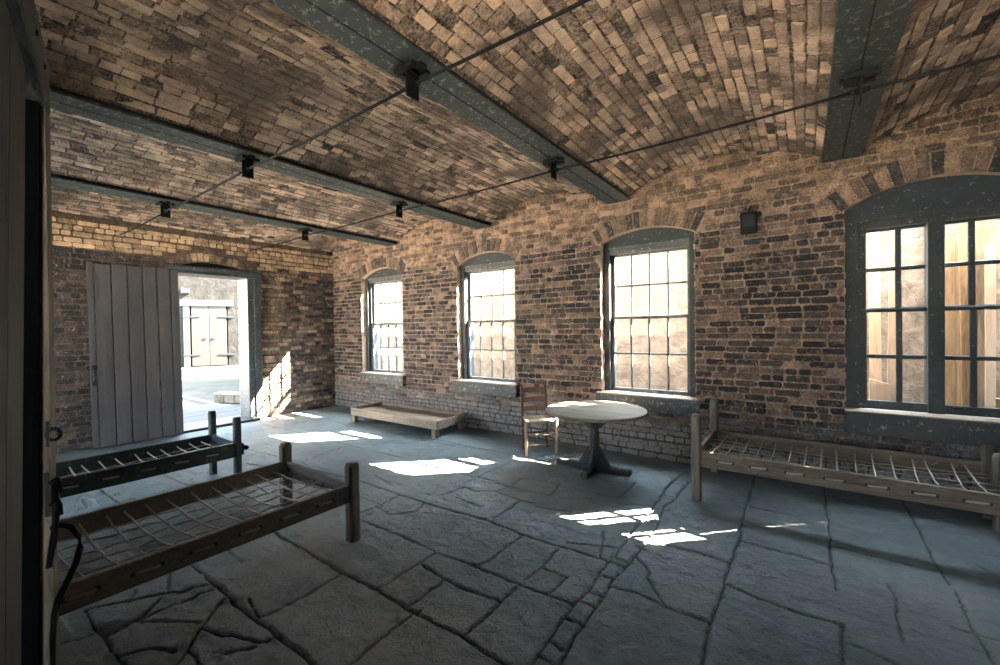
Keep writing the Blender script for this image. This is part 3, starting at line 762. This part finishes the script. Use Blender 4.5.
mb=MB(); mb.lathe([(.05,.04),(.05,.12),(.04,.16),(.052,.24),(.058,.32),(.052,.40),(.042,.43),(.055,.46),(.05,.58)],8,smooth=False,rot=rad(22.5)); mb.build('pedestal',M['tablebase'],T)
for k in range(4):
    Mr=Matrix.Rotation(rad(90*k),4,'Z'); Lf=(.385,.27,.42,.31)[k]
    mb=MB(); mb.box((.02,-.034,.0),(Lf,.034,.062),ch=.012,M=Mr); mb.build('foot',M['tablebase'],T)
    mb=MB(); mb.prism([(.03,.06),(.17,.06),(.06,.245),(.03,.26)],'y',-.018,.018,M=Mr); mb.build('brace',M['tablebase'],T)
    mb=MB(); mb.prism([(.03,.57),(.22,.57),(.17,.53),(.06,.44),(.03,.43)],'y',-.016,.016,M=Mr); mb.build('top_bracket',M['tablebase'],T)

# ------------------------------------------------------------------ ladder-back chair
ch=empty('ladderback_chair',(4.992,-.75,0),math.atan2(.262,.253)); tag(ch,'small ladder-back chair with a woven rush seat, left of the round table','chair')
W=.365; D=.30; sh=.395; bt=.765
def stick(pts,r,name,m,seg=8):
    mb=MB(); mb.tube(pts,r,seg); return mb.build(name,m,ch)
stick([(0,0,0),(0,0,.2),(0,0,sh+.02),(0,0,sh+.03)],[.014,.018,.018,.012],'leg',M['chairpale'])
stick([(W,0,0),(W,0,.2),(W,0,sh+.02),(W,0,sh+.03)],[.014,.018,.018,.012],'leg',M['chairpale'])
for x in (.03,W-.03):
    stick([(x,D,0),(x,D,sh),(x+(0),D+.03,.62),(x,D+.06,bt),(x,D+.062,bt+.02)],[.014,.017,.016,.015,.008],'back_post',M['chair'])
for z,dy in ((.715,.050),(.60,.028),(.49,.014)):
    mb=MB(); K=8; P=[]
    for i in range(K+1):
        t=i/K; x=.03+(W-.06)*t; yb=D+dy+.018*math.sin(math.pi*t); P.append((x,yb))
    vs=[];fs=[]
    for x,y in P:
        hgt=.028+.006*sin(math.pi*(x-.03)/(W-.06)); vs+=[(x,y-.004,z-.026),(x,y+.004,z-.026),(x,y+.004,z+hgt),(x,y-.004,z+hgt)]
    for i in range(K):
        for k in range(4): fs.append((4*i+k,4*i+(k+1)%4,4*i+4+(k+1)%4,4*i+4+k))
    fs+= [(0,1,2,3),(4*K,4*K+3,4*K+2,4*K+1)]
    mb.add(vs,fs); mb.build('slat',M['chair'],ch)
for z in (.13,.245): stick([(0,0,z),(W,0,z)],.009,'stretcher',M['chairpale'])
for z in (.16,.27):
    stick([(0,0,z),(.03,D,z)],.009,'stretcher',M['chair']); stick([(W,0,z),(W-.03,D,z)],.009,'stretcher',M['chair'])
stick([(.03,D,.2),(W-.03,D,.2)],.009,'stretcher',M['chair'])
# rush seat: four woven triangles of cord
mb=MB(); q=[(0,0),(W,0),(W-.03,D),(.03,D)]; cx,cy=W/2,D/2
for e in range(4):
    a,b=q[e],q[(e+1)%4]; K=10
    for i in range(K):
        t=(i+.5)/K; p=(a[0]+(cx-a[0])*t,a[1]+(cy-a[1])*t); s=(b[0]+(cx-b[0])*t,b[1]+(cy-b[1])*t)
        mb.tube([(p[0],p[1],sh+.004-.012*t),((p[0]+s[0])/2,(p[1]+s[1])/2,sh+.006-.016*t),(s[0],s[1],sh+.004-.012*t)],.0115,6)
mb.build('rush_seat',M['rush'],ch)

# ------------------------------------------------------------------ doorway the view comes through, at the left
az=rad(169); A=Vector((cos(az),sin(az),0)); B=Vector((sin(az),-cos(az),0))
ML=Matrix(((A.x,B.x,0,CAM.x),(A.y,B.y,0,CAM.y),(0,0,1,0),(0,0,0,1)))
root=empty('open_plank_door',(0,0,0)); root.matrix_world=ML
tag(root,'dark weathered plank door standing open at the left edge, close to the viewer','door')
tw=[(-.25,.05),(.05,.35),(.35,.66),(.66,.97),(.97,1.25),(1.25,1.47)]
for a,b in tw:
    mb=MB(); z1=2.12
    bt_,bb=-.126,-.175
    vs=[(a+.003,bb-.03,.02),(b-.003,bb-.03,.02),(b-.003,bb,.02),(a+.003,bb,.02),(a+.003,bt_-.03,z1),(b-.003,bt_-.03,z1),(b-.003,bt_,z1),(a+.003,bt_,z1)]
    mb.add(vs,[(0,3,2,1),(4,5,6,7),(0,1,5,4),(1,2,6,5),(2,3,7,6),(3,0,4,7)],0,rnd.uniform(.3,.7)); mb.build('plank',M['neardoor'],root)
post=empty('door_post',(0,0,0)); post.matrix_world=ML; tag(post,'worn vertical timber door post with iron bolt, just beyond the open plank door','post')
mb=MB(); vs=[]
for z,l,r_ in ((0,-.165,-.1263),(2.13,-.1245,-.1136)):
    vs+=[(1.72,l,z),(1.72,r_,z),(1.80,r_+.004,z),(1.80,l,z)]
mb.add(vs,[(0,3,2,1),(4,5,6,7),(0,1,5,4),(1,2,6,5),(2,3,7,6),(3,0,4,7)]); mb.build('post_face',M['nearpost'],post)
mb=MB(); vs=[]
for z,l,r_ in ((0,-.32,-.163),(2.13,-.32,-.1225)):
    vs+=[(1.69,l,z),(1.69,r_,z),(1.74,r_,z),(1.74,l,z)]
mb.add(vs,[(0,3,2,1),(4,5,6,7),(0,1,5,4),(1,2,6,5),(2,3,7,6),(3,0,4,7)]); mb.build('gap_shade',M['neardark'],post)  # black strip stands for the shaded gap between leaf and post
mb=MB() # bolt and staple
mb.tube([(1.69,-.112,1.10),(1.69,-.110,1.02),(1.69,-.118,.93),(1.69,-.128,.86)],[.007,.009,.008,.006],8)
for z in (1.095,1.035): 
    mb.tube([(1.70,-.128,z-.01),(1.67,-.105,z+.012),(1.66,-.100,z),(1.67,-.100,z-.03)],.0045,6)
mb.box((1.69,-.132,1.0),(1.705,-.121,1.12)); mb.build('bolt',M['iron'],post)
mb=MB(); K=14
mb.tube([(1.70,-.112+.013*cos(2*math.pi*k/K),1.222+.016*sin(2*math.pi*k/K)) for k in range(K+1)],.005,6); mb.box((1.695,-.127,1.19),(1.71,-.12,1.26)); mb.build('ring',M['iron'],post)
mb=MB(); HP=[(-.124,.965),(-.10,.965),(-.083,.955),(-.068,.925),(-.066,.89),(-.075,.85),(-.095,.80),(-.112,.76),(-.121,.72),(-.124,.66),(-.126,.58)]
mb.tube([(1.70-.0,b_+.0,z) for b_,z in HP],[.006,.007,.008,.008,.008,.008,.008,.008,.007,.007,.006],8); hk=mb.build('hook',M['iron'],post)
mb=MB(); mb.box((1.705,-.132,.56),(1.72,-.120,.66)); mb.build('hook_plate',M['iron'],hk)
hb=empty('header_beam',(0,0,0)); hb.matrix_world=ML; tag(hb,'rough streaky timber header running overhead at the top left corner','beam',kind='thing')
mb=MB(); mb.box((-.5,-.158,2.13),(1.78,-.107,2.27),ch=.004)
for a in (1.15,1.45,1.62):
    Mx=Matrix.Translation((a,-.1065,2.2))@Matrix.Rotation(rad(-90),4,'X'); mb.lathe([(.008,0),(.006,.004)],8,1,M=Mx)
mb.build('timber',[M['nearbeam'],M['iron']],hb)

# ------------------------------------------------------------------ outside
mb=MB(); mb.box((-40,-5.4,-.4),(25,30,-.12)); mb.build('ground',M['sand'],kind='structure')
M['bounceground']=rubble('pale added bounce ground',(.44,.39,.30),(.60,.54,.43),1.5)
mb=MB(); mb.box((-40,-40,-.4),(25,-5.4,-.12)); mb.build('ground',M['bounceground'],kind='structure')  # pale ground added out of view to bounce sun onto the ceilings
dk=empty('deck',(-.44,-1.9,-.05)); tag(dk,'bleached plank walkway just outside the open doorway','deck')
x=-.02
for k in range(13):
    mb=MB(); mb.box((x-.145,-1.6,-.04),(x-.006,1.6,.04),ch=.004,tint=rnd.random()); mb.build('plank',M['deck'],dk); x-=.148
for (loc,rz,s,lab) in (((-2.2,-.98,-.004),rad(28),(.75,.22,.21),'low pale block wall right of the walkway outside the doorway'),((-2.5,-2.05,-.008),rad(20),(.5,.25,.25),'low pale block wall seen at the left side of the doorway opening')):
    o=empty('low_wall',loc,rz); tag(o,lab,'low wall',kind='thing')
    n=3
    for k in range(n):
        mb=MB(); a=-s[0]/2+s[0]*k/n; mb.box((a,-s[1]/2,0),(a+s[0]/n-.01,s[1]/2,s[2]),ch=.015,jit=.004); mb.build('block',M['plasterwall'],o)
# far building across the yard
q=Vector((-11.23,1.79,0)); fb=empty('far_building',(q.x,q.y,-.12),rad(-118))   # local x = along the wall, -y = towards the room
fb.rotation_euler=(0,0,rad(62)); fb.scale=(.86,1,1)
tag(fb,'grey masonry building across the sunny yard, seen through the doorway','building')
mb=MB(); 
mb.box((-6,0,0),(-.72,.6,3.9)); mb.box((.72,0,0),(6,.6,3.9)); mb.box((-.72,0,2.85),(.72,.6,3.9)); mb.box((-.72,.35,0),(.72,.6,2.85)); mb.build('masonry',M['farwall'],fb)
mb=MB(); mb.box((-6,-1.0,0),(6,0,.27)); mb.build('porch_ledge',M['white'],fb)
mb=MB(); mb.box((-1.05,-.06,2.62),(.95,.05,2.86)); mb.box((-.95,-.04,.27),(-.72,.05,2.62)); mb.build('stone_surround',M['white'],fb)
for s in (-1,1):
    mb=MB()
    a,b=sorted((s*.01,s*.66)); mb.box((a,-.02,.30),(b,.05,2.62),ch=.01)
    dl=mb.build('door_leaf',M['fardoor'],fb)
    for z in (.72,2.2):
        mb=MB(); a,b=sorted((s*.35,s*1.0)); mb.prism([(s*.32,z),(s*.9,z-.05),(s*1.0,z),(s*.9,z+.05)],'y',-.05,-.02); mb.build('strap_hinge',M['iron'],dl)
    mb=MB(); mb.box((s*.16-.05,-.05,1.32),(s*.16+.05,-.02,1.40)); mb.build('lock_plate',M['iron'],dl)
mb=MB(); mb.box((-1.95,-.08,.3),(-1.45,0,2.5)); mb.box((-1.35,-.06,.3),(-1.25,0,2.5)); mb.build('shutter',M['fardoor'],fb)
mb=MB(); mb.box((-1.0,-.12,3.1),(-.7,0,3.3)); mb.build('wall_lantern',M['iron'],fb)
# rampart opposite the windows, its unseen top shaped to block low sun
rp=empty('rampart',(4,2.4,-.12)); tag(rp,'pale rampart wall standing close outside the windows','wall',kind='thing')
mb=MB(); mb.box((-11,0,0),(5.3,.5,3.61)); mb.build('masonry',M['plasterwall'],rp)
mb=MB(); mb.box((-11,0,3.82),(5.3,.1,3.95)); 
for k in range(8): mb.box((-10.8+k*2.3,.02,3.6),(-10.75+k*2.3,.09,3.83))
mb.build('sun_slot_rail',M['pale'],rp)  # unseen rail added above the wall to leave a slot of sun
rr=empty('rubble_bank',(9.6,1.72,-.12)); tag(rr,'rough stone bank visible through the upper panes of the boarded window','masonry',kind='thing')
mb=MB(); K=20
for k in range(K):
    a=-1.5+4.2*k/K; b=-1.5+4.2*(k+1)/K; h0=2.75+.25*sin(a*2.1); mb.box((a,0,0),(b,.6,h0+(.9*max(0,min(1,(a+.6))) if a<.35 else -.1)),jit=.03)  # raised stretch shaped to block sun at the wide window
mb.build('masonry',M['rubble'],rr)
# timber shoring and boards outside the wide window
sh_=empty('timber_hoarding',(8.5,.9,-.12)); tag(sh_,'raw pine boards and leaning pale prop standing outside the wide window','boards')
def board(x0,x1,z0,zl,zr_,y=0,m='pine',lean=0,t=.04):
    mb=MB(); P=[(x0,z0),(x1,z0),(x1+lean,zr_),(x0+lean,zl)]; mb.prism(P,'y',y,y+t,tint=rnd.uniform(.3,.7)); mb.build('board',M[m],sh_)
board(-.33,-.24,0,2.62,2.6,.05,'pale',-.02); board(-.235,-.16,0,2.6,2.6,-.06,'pale',.045)
board(-.36,-.20,.55,1.05,1.0,-.12,'pale',.0)
board(.125,.27,0,2.34,2.42,0,'pine'); board(.274,.335,0,2.43,2.5,0,'pine',.0); board(.31,.40,0,2.50,2.56,-.07,'pine',-.03); board(.39,.52,0,2.55,2.6,0,'pine')
board(.44,.50,.3,2.3,2.3,-.10,'pale'); board(.1,.6,.78,.90,.90,.06,'pine')
# unseen tall sun blocker added, gaps between its boards let the sun through
x=.56; zt=2.72
for wd,gp in ((.20,.016),(.109,.004),(.108,.045),(.16,.004),(.15,.004),(.2,.004),(.2,.004),(.2,.004),(.2,.0)):
    board(x,x+wd,0,zt,zt+wd*.35,0,'pine'); x+=wd+gp; zt+=wd*.35

# ------------------------------------------------------------------ light
SUNV=Vector((-1.0,-1,-1.088)).normalized()
sd=bpy.data.lights.new('sun','SUN'); sd.energy=44; sd.angle=rad(.16); sd.color=(1,.83,.63)
so=bpy.data.objects.new('sun',sd); COL.objects.link(so); so.rotation_euler=SUNV.to_track_quat('-Z','Y').to_euler(); so.location=(12,8,10)
wd=bpy.data.worlds.new('sky'); bpy.context.scene.world=wd; wd.use_nodes=True; nt=wd.node_tree
bg=nt.nodes['Background']; bg.inputs[0].default_value=(.72,.86,1,1)
tc=nt.nodes.new('ShaderNodeTexCoord'); dp=nt.nodes.new('ShaderNodeVectorMath'); dp.operation='DOT_PRODUCT'; dp.inputs[1].default_value=tuple(-SUNV)
nt.links.new(tc.outputs['Generated'],dp.inputs[0])      # the sky is brighter around the sun
gl=mathn(nt,'POWER',mathn(nt,'MAXIMUM',dp.outputs['Value'],0),2.5)
nt.links.new(mathn(nt,'ADD',mathn(nt,'MULTIPLY',gl,9.0),1.8),bg.inputs[1])
sc=bpy.context.scene
sc.view_settings.view_transform='Standard'; sc.view_settings.look='None'; sc.view_settings.gamma=1; sc.view_settings.use_curve_mapping=False
sc.view_settings.exposure=3.4
sc.cycles.use_denoising=True; sc.cycles.max_bounces=10; sc.cycles.diffuse_bounces=6; sc.cycles.transparent_max_bounces=12
sc.cycles.sample_clamp_indirect=8; sc.cycles.caustics_reflective=False; sc.cycles.caustics_refractive=False
